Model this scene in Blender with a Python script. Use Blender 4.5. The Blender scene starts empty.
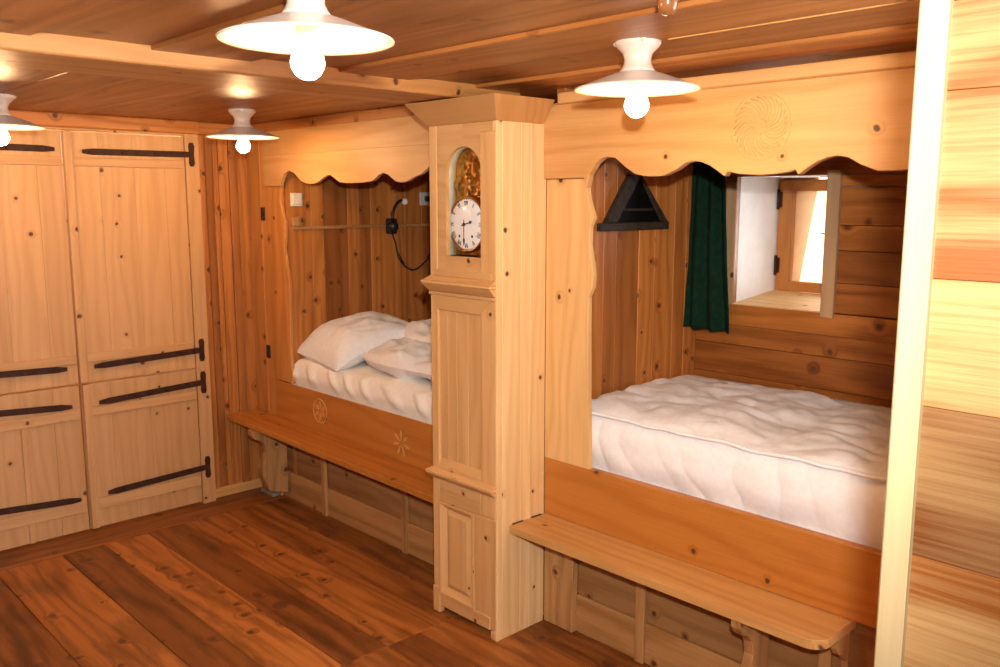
import bpy, bmesh, math, random
from mathutils import Vector, Matrix, noise
random.seed(11)
R = math.radians
PI = math.pi
COL = bpy.context.scene.collection

# ------------------------------------------------------------------ materials
def newmat(name):
    m = bpy.data.materials.new(name); m.use_nodes = True
    nt = m.node_tree
    for n in list(nt.nodes): nt.nodes.remove(n)
    out = nt.nodes.new('ShaderNodeOutputMaterial'); b = nt.nodes.new('ShaderNodeBsdfPrincipled')
    nt.links.new(b.outputs[0], out.inputs[0])
    return m, nt, b

def N(nt, t, **kw):
    n = nt.nodes.new(t)
    for k, v in kw.items():
        if k.startswith('i_'):
            key = k[2:]
            key = int(key) if key.isdigit() else key
            n.inputs[key].default_value = v
        else: setattr(n, k, v)
    return n

def math_(nt, op, a, b=None, c=None, clamp=False):
    n = nt.nodes.new('ShaderNodeMath'); n.operation = op; n.use_clamp = clamp
    for i, v in enumerate((a, b, c)):
        if v is None: continue
        if isinstance(v, (int, float)): n.inputs[i].default_value = v
        else: nt.links.new(v, n.inputs[i])
    return n.outputs[0]

def mix_(nt, f, a, b, blend='MIX'):
    n = nt.nodes.new('ShaderNodeMix'); n.data_type = 'RGBA'; n.blend_type = blend
    if isinstance(f, (int, float)): n.inputs[0].default_value = f
    else: nt.links.new(f, n.inputs[0])
    for i, v in ((6, a), (7, b)):
        if isinstance(v, tuple): n.inputs[i].default_value = (*v, 1)
        else: nt.links.new(v, n.inputs[i])
    return n.outputs[2]

def mapr(nt, v, a, b, c=0, d=1, smooth=True):
    n = nt.nodes.new('ShaderNodeMapRange'); n.interpolation_type = 'SMOOTHSTEP' if smooth else 'LINEAR'
    nt.links.new(v, n.inputs[0])
    for i, x in enumerate((a, b, c, d)): n.inputs[i + 1].default_value = x
    return n.outputs[0]

def wood(name, light, dark, knot=(.09, .035, .015), tint=.22, rough=.5, rings=70, knots=.80, contrast=.55, stain=0., spec=.4, red=(1, .72, .5), knotsize=1.0):
    def rich(c, s=1.13, v=.95):
        l = .3 * c[0] + .6 * c[1] + .1 * c[2]
        return tuple(max(.002, (l + (x - l) * s) * v) for x in c)
    light, dark = rich(light), rich(dark, 1.15, .90)
    m, nt, b = newmat(name)
    L = nt.links
    wc = N(nt, 'ShaderNodeAttribute', attribute_name='wc')
    ti = N(nt, 'ShaderNodeAttribute', attribute_name='tint')
    def mapped(s):
        n = N(nt, 'ShaderNodeVectorMath', operation='MULTIPLY'); L.new(wc.outputs['Vector'], n.inputs[0]); n.inputs[1].default_value = s
        return n.outputs[0]
    # knots
    nk = N(nt, 'ShaderNodeTexNoise', i_Scale=1.0, i_Detail=2.0); L.new(mapped((14, 40, 40)), nk.inputs['Vector'])
    sub = N(nt, 'ShaderNodeVectorMath', operation='SCALE'); L.new(nk.outputs['Color'], sub.inputs[0]); sub.inputs['Scale'].default_value = .012
    add = N(nt, 'ShaderNodeVectorMath', operation='ADD'); L.new(mapped((1, 1, .04)), add.inputs[0]); L.new(sub.outputs[0], add.inputs[1])
    vo = N(nt, 'ShaderNodeTexVoronoi', feature='F1', voronoi_dimensions='2D', i_Scale=7.0); L.new(add.outputs[0], vo.inputs['Vector'])
    sep = N(nt, 'ShaderNodeSeparateColor'); L.new(vo.outputs['Color'], sep.inputs[0])
    has = math_(nt, 'GREATER_THAN', sep.outputs[0], knots)
    size = math_(nt, 'MULTIPLY_ADD', sep.outputs[1], .5, .55)
    dn = math_(nt, 'DIVIDE', vo.outputs['Distance'], size)
    core = math_(nt, 'MULTIPLY', mapr(nt, dn, .06 * knotsize, .13 * knotsize, 1, 0), has)
    halo = math_(nt, 'MULTIPLY', mapr(nt, dn, .08 * knotsize, .34 * knotsize, 1, 0), has)
    # growth rings running along the board, pushed aside round each knot
    sx = N(nt, 'ShaderNodeSeparateXYZ'); L.new(wc.outputs['Vector'], sx.inputs[0])
    nw = N(nt, 'ShaderNodeTexNoise', i_Scale=1.0, i_Detail=3.0, i_Roughness=.45); L.new(mapped((.9, 5, 5)), nw.inputs['Vector'])
    v2 = math_(nt, 'ADD', sx.outputs[1], math_(nt, 'MULTIPLY', sx.outputs[2], .55))
    ph = math_(nt, 'MULTIPLY', v2, rings)
    ph = math_(nt, 'ADD', ph, math_(nt, 'MULTIPLY', nw.outputs[0], 26.))
    ph = math_(nt, 'ADD', ph, math_(nt, 'MULTIPLY', halo, 5.))
    rg = math_(nt, 'POWER', math_(nt, 'MULTIPLY_ADD', math_(nt, 'SINE', ph), .5, .5), 1.7)
    nf = N(nt, 'ShaderNodeTexNoise', i_Scale=1.0, i_Detail=3.0, i_Roughness=.6); L.new(mapped((5, 190, 190)), nf.inputs['Vector'])
    nl = N(nt, 'ShaderNodeTexNoise', i_Scale=1.0, i_Detail=2.0); L.new(mapped((.7, 9, 9)), nl.inputs['Vector'])
    f = math_(nt, 'MULTIPLY', rg, .5)
    f = math_(nt, 'ADD', f, math_(nt, 'MULTIPLY', mapr(nt, nl.outputs[0], .35, .68), .4))
    f = math_(nt, 'ADD', f, math_(nt, 'MULTIPLY', mapr(nt, nf.outputs[0], .38, .7), .25))
    f = math_(nt, 'ADD', f, math_(nt, 'MULTIPLY', halo, .35))
    f = math_(nt, 'MULTIPLY', f, contrast, None, True)
    c = mix_(nt, f, light, dark)
    if stain:
        ns = N(nt, 'ShaderNodeTexNoise', i_Scale=1.0, i_Detail=5.0, i_Roughness=.6); L.new(mapped((2.2, 6, 6)), ns.inputs['Vector'])
        c = mix_(nt, math_(nt, 'MULTIPLY', mapr(nt, ns.outputs[0], .48, .66), stain), c, tuple(x * .42 for x in dark))
    # board to board differences in the timber
    tv = math_(nt, 'MULTIPLY_ADD', ti.outputs['Fac'], 2 * tint, 1 - tint)
    comb = N(nt, 'ShaderNodeCombineColor')
    L.new(tv, comb.inputs[0]); L.new(tv, comb.inputs[1]); L.new(tv, comb.inputs[2])
    c = mix_(nt, 1.0, c, comb.outputs[0], 'MULTIPLY')
    c = mix_(nt, math_(nt, 'MULTIPLY', math_(nt, 'SUBTRACT', 1.0, ti.outputs['Fac']), tint * .9, None, True), c, mix_(nt, 1.0, c, red, 'MULTIPLY'))
    c = mix_(nt, core, c, knot)
    L.new(c, b.inputs['Base Color'])
    rr = math_(nt, 'MULTIPLY_ADD', nl.outputs[0], .18, rough - .09)
    L.new(rr, b.inputs['Roughness'])
    b.inputs['Specular IOR Level'].default_value = spec
    bp = N(nt, 'ShaderNodeBump', i_Strength=.18, i_Distance=.004); L.new(math_(nt, 'ADD', nf.outputs[0], math_(nt, 'MULTIPLY', rg, .5)), bp.inputs['Height'])
    L.new(bp.outputs[0], b.inputs['Normal'])
    return m

def plain(name, col, rough=.5, metal=0., spec=.5, noise_amt=.12, scale=30., bump=.0):
    m, nt, b = newmat(name)
    tc = N(nt, 'ShaderNodeTexCoord'); nz = N(nt, 'ShaderNodeTexNoise', i_Scale=scale, i_Detail=3.0)
    nt.links.new(tc.outputs['Object'], nz.inputs['Vector'])
    c = mix_(nt, mapr(nt, nz.outputs[0], .3, .7), tuple(x * (1 - noise_amt) for x in col), tuple(min(1, x * (1 + noise_amt)) for x in col))
    nt.links.new(c, b.inputs['Base Color'])
    b.inputs['Roughness'].default_value = rough; b.inputs['Metallic'].default_value = metal
    b.inputs['Specular IOR Level'].default_value = spec
    if bump:
        bp = N(nt, 'ShaderNodeBump', i_Strength=bump, i_Distance=.01); nt.links.new(nz.outputs[0], bp.inputs['Height']); nt.links.new(bp.outputs[0], b.inputs['Normal'])
    return m

def emit(name, col, s):
    m = bpy.data.materials.new(name); m.use_nodes = True; nt = m.node_tree
    for n in list(nt.nodes): nt.nodes.remove(n)
    o = nt.nodes.new('ShaderNodeOutputMaterial'); e = nt.nodes.new('ShaderNodeEmission')
    e.inputs[0].default_value = (*col, 1); e.inputs[1].default_value = s
    nt.links.new(e.outputs[0], o.inputs[0]); return m

M = {}
M['floor'] = wood('floor_boards', (.44, .185, .064), (.17, .055, .017), tint=.52, rough=.42, rings=55, knots=0.7, contrast=.9, stain=.55, spec=.45, knotsize=1.1)
M['ceil'] = wood('ceiling_boards', (.42, .188, .072), (.22, .082, .028), tint=.3, rough=.40, rings=50, knots=0.82, contrast=.8, stain=.2, spec=.45)
M['beam'] = wood('beam_timber', (.52, .28, .12), (.34, .16, .06), tint=.15, rough=.45, knots=.9)
M['wardrobe'] = wood('wardrobe_pine', (.62, .385, .205), (.50, .285, .13), tint=.1, rough=.5, knots=0.8, contrast=.65, knotsize=.8)
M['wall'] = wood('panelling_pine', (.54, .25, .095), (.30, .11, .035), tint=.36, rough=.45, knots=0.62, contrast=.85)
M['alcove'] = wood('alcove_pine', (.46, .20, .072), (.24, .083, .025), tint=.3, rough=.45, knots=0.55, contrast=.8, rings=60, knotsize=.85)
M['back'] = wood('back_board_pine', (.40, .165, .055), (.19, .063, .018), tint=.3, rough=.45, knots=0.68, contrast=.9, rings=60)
M['bed'] = wood('bed_pine', (.58, .31, .115), (.40, .18, .055), tint=.12, rough=.45, knots=.80, contrast=.7)
M['valance'] = wood('valance_pine', (.60, .365, .18), (.46, .25, .10), tint=.18, rough=.45, knots=0.8, contrast=.7, knotsize=.7)
M['bedpost'] = wood('bed_post_pine', (.74, .50, .26), (.56, .33, .14), tint=.10, rough=.45, knots=0.74, contrast=.7, knotsize=.75)
M['oldpost'] = wood('bed_post_old_pine', (.55, .27, .105), (.38, .155, .05), tint=.2, rough=.45, knots=0.68, contrast=.8, knotsize=.8)
M['board'] = wood('bed_board_pine', (.50, .215, .068), (.35, .125, .034), tint=.12, rough=.42, knots=0.86, contrast=.7)
M['bench'] = wood('bench_pine', (.62, .37, .165), (.44, .22, .085), tint=.1, rough=.42, knots=0.74, contrast=.7)
M['benchred'] = wood('bench_red_pine', (.50, .215, .065), (.34, .12, .032), tint=.1, rough=.4, knots=0.8, contrast=.7)
M['kick'] = wood('kick_pine', (.46, .265, .125), (.25, .12, .047), tint=.24, rough=.5, knots=0.65, contrast=.8)
M['pale'] = wood('pale_pine', (.78, .58, .34), (.66, .44, .22), tint=.10, rough=.45, knots=0.75, contrast=.75, knotsize=.7)
M['clock'] = wood('clock_pine', (.68, .43, .22), (.54, .31, .135), tint=.10, rough=.42, knots=0.84, contrast=.7, knotsize=.7)
M['part'] = wood('partition_larch', (.25, .155, .074), (.125, .042, .013), tint=.3, rough=.45, rings=42, knots=.90, contrast=1.35)
M['post'] = wood('end_post_pine', (.34, .26, .155), (.28, .20, .10), tint=.05, rough=.5, knots=.9)
M['frame'] = wood('window_pine', (.46, .20, .07), (.34, .13, .042), tint=.1, rough=.45, knots=.95)
M['casing'] = wood('casing_grey_pine', (.48, .33, .20), (.30, .18, .10), tint=.1, rough=.55, knots=.85)
M['carve'] = wood('carved_pine', (.58, .33, .14), (.48, .24, .085), tint=.08, rough=.55, knots=.99, contrast=.5)
M['valcarve'] = wood('carved_valance', (.66, .41, .20), (.52, .29, .115), tint=.05, rough=.6, knots=.99, contrast=.5)
M['iron'] = plain('dark_iron', (.046, .016, .008), rough=.65, metal=0., spec=.25, noise_amt=.3)
M['black'] = plain('black_plastic', (.012, .012, .013), rough=.4)
M['charcoal'] = plain('charcoal_wood', (.036, .026, .020), rough=.6, noise_amt=.3, scale=60, spec=.15)
M['darkglass'] = plain('black_panel', (.003, .003, .0035), rough=.5, spec=.06)
M['enamel'] = plain('white_enamel', (.78, .69, .61), rough=.25, noise_amt=.02)
M['ceramic'] = plain('white_ceramic', (.64, .53, .45), rough=.28, noise_amt=.03)
M['plastic'] = plain('ivory_plastic', (.74, .68, .54), rough=.35, noise_amt=.02)
M['greyplastic'] = plain('grey_plastic', (.55, .55, .55), rough=.35, noise_amt=.02)
M['plaster'] = plain('white_plaster', (.86, .84, .82), rough=.9, noise_amt=.03, scale=14, bump=.15)
M['stone'] = plain('ochre_plaster', (.80, .50, .24), rough=.9, noise_amt=.1, scale=9, bump=.2)
M['linen'] = plain('white_linen', (.84, .845, .87), rough=.85, spec=.2, noise_amt=.03, scale=50)
M['sheet'] = plain('cream_sheet', (.88, .85, .79), rough=.85, spec=.2, noise_amt=.03, scale=50)
M['curtain'] = plain('green_cloth', (.0022, .019, .0095), rough=.9, spec=.15, noise_amt=.25, scale=40)
M['brass'] = plain('embossed_brass', (.62, .36, .10), rough=.34, metal=1., noise_amt=.25, scale=25)
M['brassring'] = plain('brass_ring', (.58, .36, .13), rough=.3, metal=1., noise_amt=.1)
M['dial'] = plain('dial_enamel', (.86, .84, .82), rough=.12, noise_amt=.01)
M['ink'] = plain('dial_ink', (.03, .03, .035), rough=.5)
M['greypaint'] = plain('grey_green_paint', (.42, .41, .32), rough=.5, noise_amt=.08)
M['zinc'] = plain('dull_zinc', (.30, .30, .26), rough=.5, metal=.4)
M['brownknob'] = plain('brown_glaze', (.20, .075, .025), rough=.18, noise_amt=.1)
M['bulb'] = emit('bulb_glow', (1.0, .58, .27), 290.)
def glassmat():
    m = bpy.data.materials.new('window_glass'); m.use_nodes = True; nt = m.node_tree
    for n in list(nt.nodes): nt.nodes.remove(n)
    o = nt.nodes.new('ShaderNodeOutputMaterial'); t = nt.nodes.new('ShaderNodeBsdfTransparent'); g = nt.nodes.new('ShaderNodeBsdfGlossy')
    g.inputs['Roughness'].default_value = .02
    fr = nt.nodes.new('ShaderNodeFresnel'); fr.inputs[0].default_value = 1.45; mx = nt.nodes.new('ShaderNodeMixShader')
    nt.links.new(fr.outputs[0], mx.inputs[0]); nt.links.new(t.outputs[0], mx.inputs[1]); nt.links.new(g.outputs[0], mx.inputs[2])
    nt.links.new(mx.outputs[0], o.inputs[0]); return m
M['glass'] = glassmat()

# ------------------------------------------------------------------ mesh helpers
WORLD = {}
def rel(o): return WORLD.get(o.name, Vector((0, 0, 0)))

class MB:
    def __init__(s): s.v = []; s.f = []; s.w = []; s.t = []; s.smooth = []
    def island(s, verts, faces, grain='x', tint=None, smooth=False, xf=None):
        t = random.random() if tint is None else tint
        off = (random.uniform(0, 30), random.uniform(0, 8), random.uniform(0, 8))
        k = len(s.v)
        for p in verts:
            x, y, z = p
            u = {'x': (x, z + y, y), 'y': (y, x + z, z), 'z': (z, x + y, y)}[grain]
            s.w.append((u[0] + off[0], u[1] + off[1], u[2] + off[2])); s.t.append(t)
            s.v.append(tuple(xf @ Vector(p)) if xf is not None else tuple(p))
        for f in faces: s.f.append([i + k for i in f]); s.smooth.append(smooth)
        return s
    def box(s, x0, x1, y0, y1, z0, z1, grain=None, tint=None, xf=None):
        x0, x1 = sorted((x0, x1)); y0, y1 = sorted((y0, y1)); z0, z1 = sorted((z0, z1))
        if grain is None:
            d = {'x': x1 - x0, 'y': y1 - y0, 'z': z1 - z0}; grain = max(d, key=d.get)
        v = [(x0, y0, z0), (x1, y0, z0), (x1, y1, z0), (x0, y1, z0), (x0, y0, z1), (x1, y0, z1), (x1, y1, z1), (x0, y1, z1)]
        f = [(0, 3, 2, 1), (4, 5, 6, 7), (0, 1, 5, 4), (1, 2, 6, 5), (2, 3, 7, 6), (3, 0, 4, 7)]
        return s.island(v, f, grain, tint, xf=xf)
    def frustum(s, bot, zb, top, zt, grain='x', tint=None):
        (a0, a1, b0, b1), (c0, c1, d0, d1) = bot, top
        v = [(a0, b0, zb), (a1, b0, zb), (a1, b1, zb), (a0, b1, zb), (c0, d0, zt), (c1, d0, zt), (c1, d1, zt), (c0, d1, zt)]
        f = [(0, 3, 2, 1), (4, 5, 6, 7), (0, 1, 5, 4), (1, 2, 6, 5), (2, 3, 7, 6), (3, 0, 4, 7)]
        return s.island(v, f, grain, tint)
    def prism(s, poly, axis, d0, d1, grain='x', tint=None, xf=None, smooth=False):
        """poly: 2-D outline; axis 'y' -> (x,z) outline, 'x' -> (y,z), 'z' -> (x,y)"""
        n = len(poly)
        def P(a, b, d): return {'y': (a, d, b), 'x': (d, a, b), 'z': (a, b, d)}[axis]
        v = [P(a, b, d0) for a, b in poly] + [P(a, b, d1) for a, b in poly]
        bm = bmesh.new()
        vs = [bm.verts.new(p) for p in v]
        f0 = bm.faces.new(vs[:n]); f1 = bm.faces.new(list(reversed(vs[n:])))
        for i in range(n): bm.faces.new((vs[i], vs[n + i], vs[n + (i + 1) % n], vs[(i + 1) % n]))
        bm.normal_update()
        bmesh.ops.triangulate(bm, faces=[f0, f1], ngon_method='EAR_CLIP')
        bmesh.ops.recalc_face_normals(bm, faces=bm.faces[:])
        bm.verts.index_update()
        vv = [tuple(q.co) for q in bm.verts]; ff = [[q.index for q in f.verts] for f in bm.faces]
        bm.free()
        return s.island(vv, ff, grain, tint, smooth=smooth, xf=xf)
    def lathe(s, prof, c=(0, 0, 0), n=48, xf=None, closed=False):
        v = []; f = []
        m = len(prof)
        for i in range(n):
            a = 2 * PI * i / n
            for r, z in prof: v.append((c[0] + r * math.cos(a), c[1] + r * math.sin(a), c[2] + z))
        for i in range(n):
            j = (i + 1) % n
            for k in range(m if closed else m - 1):
                q = (k + 1) % m
                f.append((i * m + k, j * m + k, j * m + q, i * m + q))
        return s.island(v, f, 'z', None, True, xf)
    def tube(s, pts, r, n=8):
        pts = [Vector(p) for p in pts]; v = []; f = []
        up = Vector((.13, .21, .97)).normalized()
        for i, p in enumerate(pts):
            t = (pts[min(i + 1, len(pts) - 1)] - pts[max(i - 1, 0)]).normalized()
            a = t.cross(up)
            if a.length < .05: a = t.cross(Vector((1, 0, 0)))
            a.normalize(); b = t.cross(a)
            rr = r[i] if isinstance(r, (list, tuple)) else r
            for k in range(n):
                q = 2 * PI * k / n
                v.append(tuple(p + a * math.cos(q) * rr + b * math.sin(q) * rr))
        for i in range(len(pts) - 1):
            for k in range(n): f.append((i * n + k, i * n + (k + 1) % n, (i + 1) * n + (k + 1) % n, (i + 1) * n + k))
        f.append(list(range(n))[::-1]); f.append([(len(pts) - 1) * n + k for k in range(n)])
        return s.island(v, f, 'z', None, True)
    def ball(s, c, r, seg=24, ring=14, sc=(1, 1, 1)):
        prof = [(max(1e-4, r * math.sin(PI * i / ring)), -r * math.cos(PI * i / ring)) for i in range(ring + 1)]
        return s.lathe([(a * sc[0], b * sc[2]) for a, b in prof], c, seg)
    def grid(s, fn, nu, nv, smooth=True, closed_u=False):
        v = [fn(i / (nu - (0 if closed_u else 1)), j / (nv - 1)) for i in range(nu) for j in range(nv)]
        f = []
        for i in range(nu if closed_u else nu - 1):
            for j in range(nv - 1):
                q = (i + 1) % nu
                f.append((i * nv + j, q * nv + j, q * nv + j + 1, i * nv + j + 1))
        return s.island(v, f, 'x', None, smooth)
    def build(s, name, mat, parent=None, bevel=0., seg=1, solid=0., subdiv=0, loc=None):
        off = rel(parent) if parent is not None else Vector(loc or (0, 0, 0))
        me = bpy.data.meshes.new(name)
        me.from_pydata([tuple(Vector(p) - off) for p in s.v], [], s.f); me.update()
        a = me.attributes.new('wc', 'FLOAT_VECTOR', 'POINT'); a.data.foreach_set('vector', [c for w in s.w for c in w])
        a = me.attributes.new('tint', 'FLOAT', 'POINT'); a.data.foreach_set('value', s.t)
        me.polygons.foreach_set('use_smooth', s.smooth)
        me.materials.append(M[mat] if isinstance(mat, str) else mat)
        o = bpy.data.objects.new(name, me); COL.objects.link(o)
        WORLD[o.name] = off.copy()
        if parent is not None: o.parent = parent
        else: o.location = off
        if solid:
            md = o.modifiers.new('solid', 'SOLIDIFY'); md.thickness = solid; md.offset = 0
        if bevel:
            md = o.modifiers.new('bevel', 'BEVEL'); md.width = bevel; md.segments = seg; md.limit_method = 'ANGLE'; md.angle_limit = R(40)
        if subdiv:
            md = o.modifiers.new('sub', 'SUBSURF'); md.levels = subdiv; md.render_levels = subdiv
        return o

def thing(name, label, cat, loc, group=None):
    o = bpy.data.objects.new(name, None); COL.objects.link(o); o.location = loc; o.empty_display_size = .1
    WORLD[o.name] = Vector(loc); tag(o, label, cat, group); return o
def tag(o, label, cat, group=None):
    o['label'] = label; o['category'] = cat
    if group: o['group'] = group
    return o
def struct(o): o['kind'] = 'structure'; return o

def planks(mb, edges, fn, gap=.0015):
    for a, b in zip(edges[:-1], edges[1:]): fn(mb, a + gap / 2, b - gap / 2)

def edges_between(a, b, wlist):
    e = [a]; i = 0
    while e[-1] + wlist[i % len(wlist)] < b - .04: e.append(e[-1] + wlist[i % len(wlist)]); i += 1
    e.append(b); return e

# ------------------------------------------------------------------ measured planes (metres)
XW = -4.584     # wardrobe front
XC = -4.64      # panelled end of the left wall, in the corner
YB = 2.448      # front plane of the beds
YT = 2.188      # front plane of the clock
CZ = 2.12       # ceiling

# ------------------------------------------------------------------ floor
mb = MB()
ye = [(-1.4, .5), (-1.15, .7), (-.95, .3), (-.55, .6), (-.2, .2), (.05, .7), (.40, .55), (.72, .25), (.955, .75), (1.245, .15), (1.44, .85), (1.66, .2), (1.865, .65), (2.09, .35), (2.30, .25), (2.62, .3)]
for (a, t), (b, _) in zip(ye[:-1], ye[1:]):
    mb.box(-4.37, -2.585 + .003, a + .0015, b - .0015, -.04, 0, 'x', t)
ye2 = [-1.4, -1.0, -.62, -.3, .02, .33, .65, .95, 1.27, 1.6, 1.86, 2.02, 2.3, 2.62]
for a, b in zip(ye2[:-1], ye2[1:]): mb.box(-2.579, 1.66, a + .0015, b - .0015, -.04, 0, 'x', random.uniform(.1, .5))
for a, b in ((-1.4, .6), (.6, 2.62)): mb.box(-4.75, -4.374, a + .001, b - .001, -.04, .001, 'y', .3)
mb.box(-4.385, -4.362, 1.06, 1.86, .0, .004, 'y', 1.)
struct(mb.build('floor', 'floor', bevel=.003))
mb = MB(); mb.box(-4.8, 1.7, -1.45, 4.2, -.09, -.045, tint=.2)
struct(mb.build('floor', 'floor'))

# ------------------------------------------------------------------ ceiling and beam
mb = MB()
ce = [-1.4, -1.08, -.76, -.46, -.16, .13, .43, .73, 1.03, 1.34, 1.64, 1.93, 2.235, 2.6]
for i, (a, b) in enumerate(zip(ce[:-1], ce[1:])):
    dz = .012 if i % 2 else 0
    mb.box(-2.74, 1.66, a - (.02 if dz else -.002), b + (.02 if dz else -.002), CZ - (0 if dz else .012), CZ + .02 - (0 if dz else .012), 'x', random.uniform(.15, .9))
ce2 = [-1.4, -1.0, -.62, -.25, .1, .42, .745, 1.02, 1.24, 1.56, 1.83, 2.13, 2.6]
for i, (a, b) in enumerate(zip(ce2[:-1], ce2[1:])):
    mb.box(-4.75, -2.76, a + .0008, b - .0008, CZ - .008, CZ + .02, 'x', random.uniform(.15, .8))
struct(mb.build('ceiling', 'ceil', bevel=.003))
mb = MB(); mb.box(-4.8, 1.7, -1.45, 4.2, CZ + .03, CZ + .08, 'x', .3)
struct(mb.build('ceiling', 'ceil'))
mb = MB(); mb.box(-2.80, -2.475, -1.4, YB + .03, 2.068, CZ + .01, 'y', .5)
struct(mb.build('ceiling_beam', 'beam', bevel=.012, seg=3))

mb = MB(); mb.box(-1.39, -.55, 1.922, 1.926, 2.105, 2.1125, 'x', .9)  # thin pale strip added to imitate a lit edge of a ceiling plank
struct(mb.build('lit_edge_strip', 'bench'))
# ------------------------------------------------------------------ left wall: panelled corner, its trim and skirting
mb = MB()
def lp(m, a, b): m.box(XC - .03, XC + random.choice((-.006, .0, .006)), a, b, 0, CZ, 'z', random.uniform(0, .55))
planks(mb, [2.142, 2.20, 2.245, 2.275, 2.335, 2.385, 2.47], lp)
def lp2(m, a, b): m.box(XW - .06, XW - .03, a, b, 0, CZ, 'z')
planks(mb, edges_between(-1.4, .77, [.17, .21, .14]), lp2)
mb.box(XW - .66, XW - .62, .5, 2.6, 0, CZ, 'y', .4)
struct(mb.build('wall_left', 'wall', bevel=.004))
mb = MB(); mb.box(XW - .05, XW + .022, -1.4, 2.142, 2.046, 2.1125, 'y', .6); mb.box(XC - .01, XC + .045, 2.142, YB, 2.046, 2.1125, 'y', .6)
struct(mb.build('trim_1', 'wall', bevel=.01, seg=3))
mb = MB(); mb.box(XC - .005, XC + .016, 2.145, YB + .02, 0, .055, 'y', .9); mb.box(XW - .03, XW - .012, -1.4, .768, 0, .055, 'y', .9)
struct(mb.build('baseboard_left', 'bench', bevel=.004))

# ------------------------------------------------------------------ rest of the room round the camera
mb = MB()
planks(mb, edges_between(-4.75, 1.66, [.19, .23, .16]), lambda m, a, b: m.box(a, b, -1.44, -1.4, 0, CZ, 'z'))
struct(mb.build('wall_front', 'wall', bevel=.004))
mb = MB()
planks(mb, edges_between(-1.4, 2.6, [.19, .23, .16]), lambda m, a, b: m.box(1.62, 1.66, a, b, 0, CZ, 'z'))
struct(mb.build('wall_right', 'wall', bevel=.004))

# partition near the camera: pale end post and wide horizontal boards
mb = MB()
zs = [0, .16, .33, .50, .69, .86, 1.02, 1.19, 1.347, 1.50, 1.625, 1.80, 1.88, 2.0, CZ]
tt = [.5, .3, .6, .4, .7, .3, .9, .95, .05, .95, .9, .85, .05, .9]
for i, (a, b) in enumerate(zip(zs[:-1], zs[1:])): mb.box(-.325, 1.62, .878, .93, a + .0002, b - .0002, 'x', tt[i])
part = struct(mb.build('wall_partition', 'part', bevel=.0006))
mb = MB(); mb.box(-.346, -.319, .868, .94, 0, CZ, 'z', .95)
struct(mb.build('trim_2', 'post', bevel=.002))

# ------------------------------------------------------------------ wardrobe
wd = thing('built_in_wardrobe', 'wide built-in pine wardrobe with iron strap hinges filling the left wall', 'wardrobe', (XW, 1.45, 0))
mb = MB()
mb.box(XW - .05, XW, 2.064, 2.14, 0, 2.046, 'z', .5); mb.box(XW - .05, XW, .77, .836, 0, 2.046, 'z', .5)
mb.box(XW - .05, XW - .004, .836, 2.064, 2.034, 2.046, 'y', .6)
mb.build('frame', 'wardrobe', wd, bevel=.003)
mb = MB(); mb.box(XW - .60, XW - .05, .775, .80, 0, 2.04, 'z'); mb.box(XW - .60, XW - .05, 2.11, 2.135, 0, 2.04, 'z'); mb.box(XW - .61, XW - .59, .775, 2.135, 0, 2.04, 'z'); mb.box(XW - .6, XW - .05, .8, 2.11, .0, .012, 'y')
mb.build('carcass', 'wardrobe', wd)
def strap(parent, zfree, zh, yfree, yh, pl):
    m = MB(); d = 1 if yh > yfree else -1
    n = 12; top = []; bot = []
    L = abs(yh - yfree)
    for k in range(n + 1):
        t = k / n; y = yfree + d * L * t; z = zfree + (zh - zfree) * t
        h = .0155 if k else .009
        top.append((y, z + h)); bot.append((y, z - h))
    poly = top + bot[::-1]
    m.prism(poly, 'x', XW + .0015, XW + .008, 'y')
    for t in (.06, .35, .65, .93):
        m.ball((XW + .008, yfree + d * L * t, zfree + (zh - zfree) * t), .006, 10, 6)
    o = m.build('strap_hinge', 'iron', parent, bevel=.0015)
    m = MB()
    pts = []
    for k in range(25):
        a = 2 * PI * k / 24
    w, h = .016, .062
    poly = [(pl - w * .6, zh - h), (pl + w * .6, zh - h), (pl + w, zh - h * .72), (pl + w * .8, zh), (pl + w, zh + h * .72), (pl + w * .6, zh + h), (pl - w * .6, zh + h), (pl - w, zh + h * .72), (pl - w * .8, zh), (pl - w, zh - h * .72)]
    m.prism(poly, 'x', XW + .0015, XW + .009, 'z')
    m.build('hinge_plate', 'iron', o, bevel=.0015)
def leaf(name, y0, y1, z0, z1, seams, battens, straps, hinge_y, plate_y, strip):
    m = MB()
    for a, b in zip(seams[:-1], seams[1:]): m.box(XW - .034, XW - .010, a + .0003, b - .0003, z0 + .003, z1 - .003, 'z', random.uniform(.35, 1))
    d = m.build(name, 'wardrobe', wd, bevel=.001)
    for a, b in battens:
        m = MB(); m.box(XW - .011, XW + .001, y0 + .006, y1 - .006, a, b, 'y', random.uniform(.5, .9)); m.build('batten', 'wardrobe', d, bevel=.004, seg=2)
    for zf, zh, yf in straps: strap(d, zf, zh, yf, hinge_y, plate_y)
    if strip:
        m = MB(); m.box(XW - .012, XW + .014, strip[0], strip[1], z0 + .004, z1 - .002, 'z', .75); m.build('cover_strip', 'wardrobe', d, bevel=.006, seg=2)
    return d
leaf('upper_door', 1.452, 2.062, .781, 2.032, [1.455, 1.62, 1.79, 1.95, 2.061], [(1.862, 1.906), (.886, .93)], [(1.934, 1.937, 1.54), (.862, .880, 1.525)], 2.088, 2.096, (1.452, 1.493))
leaf('lower_door', 1.452, 2.062, .012, .777, [1.455, 1.60, 1.80, 2.061], [(.606, .655), (.112, .172)], [(.673, .698, 1.537), (.190, .212, 1.55)], 2.088, 2.096, (1.458, 1.497))
leaf('upper_door', .838, 1.449, .781, 2.032, [.839, 1.02, 1.16, 1.33, 1.448], [(1.862, 1.906), (.886, .93)], [(1.940, 1.946, 1.413), (.866, .892, 1.395)], .812, .806, None)
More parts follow.
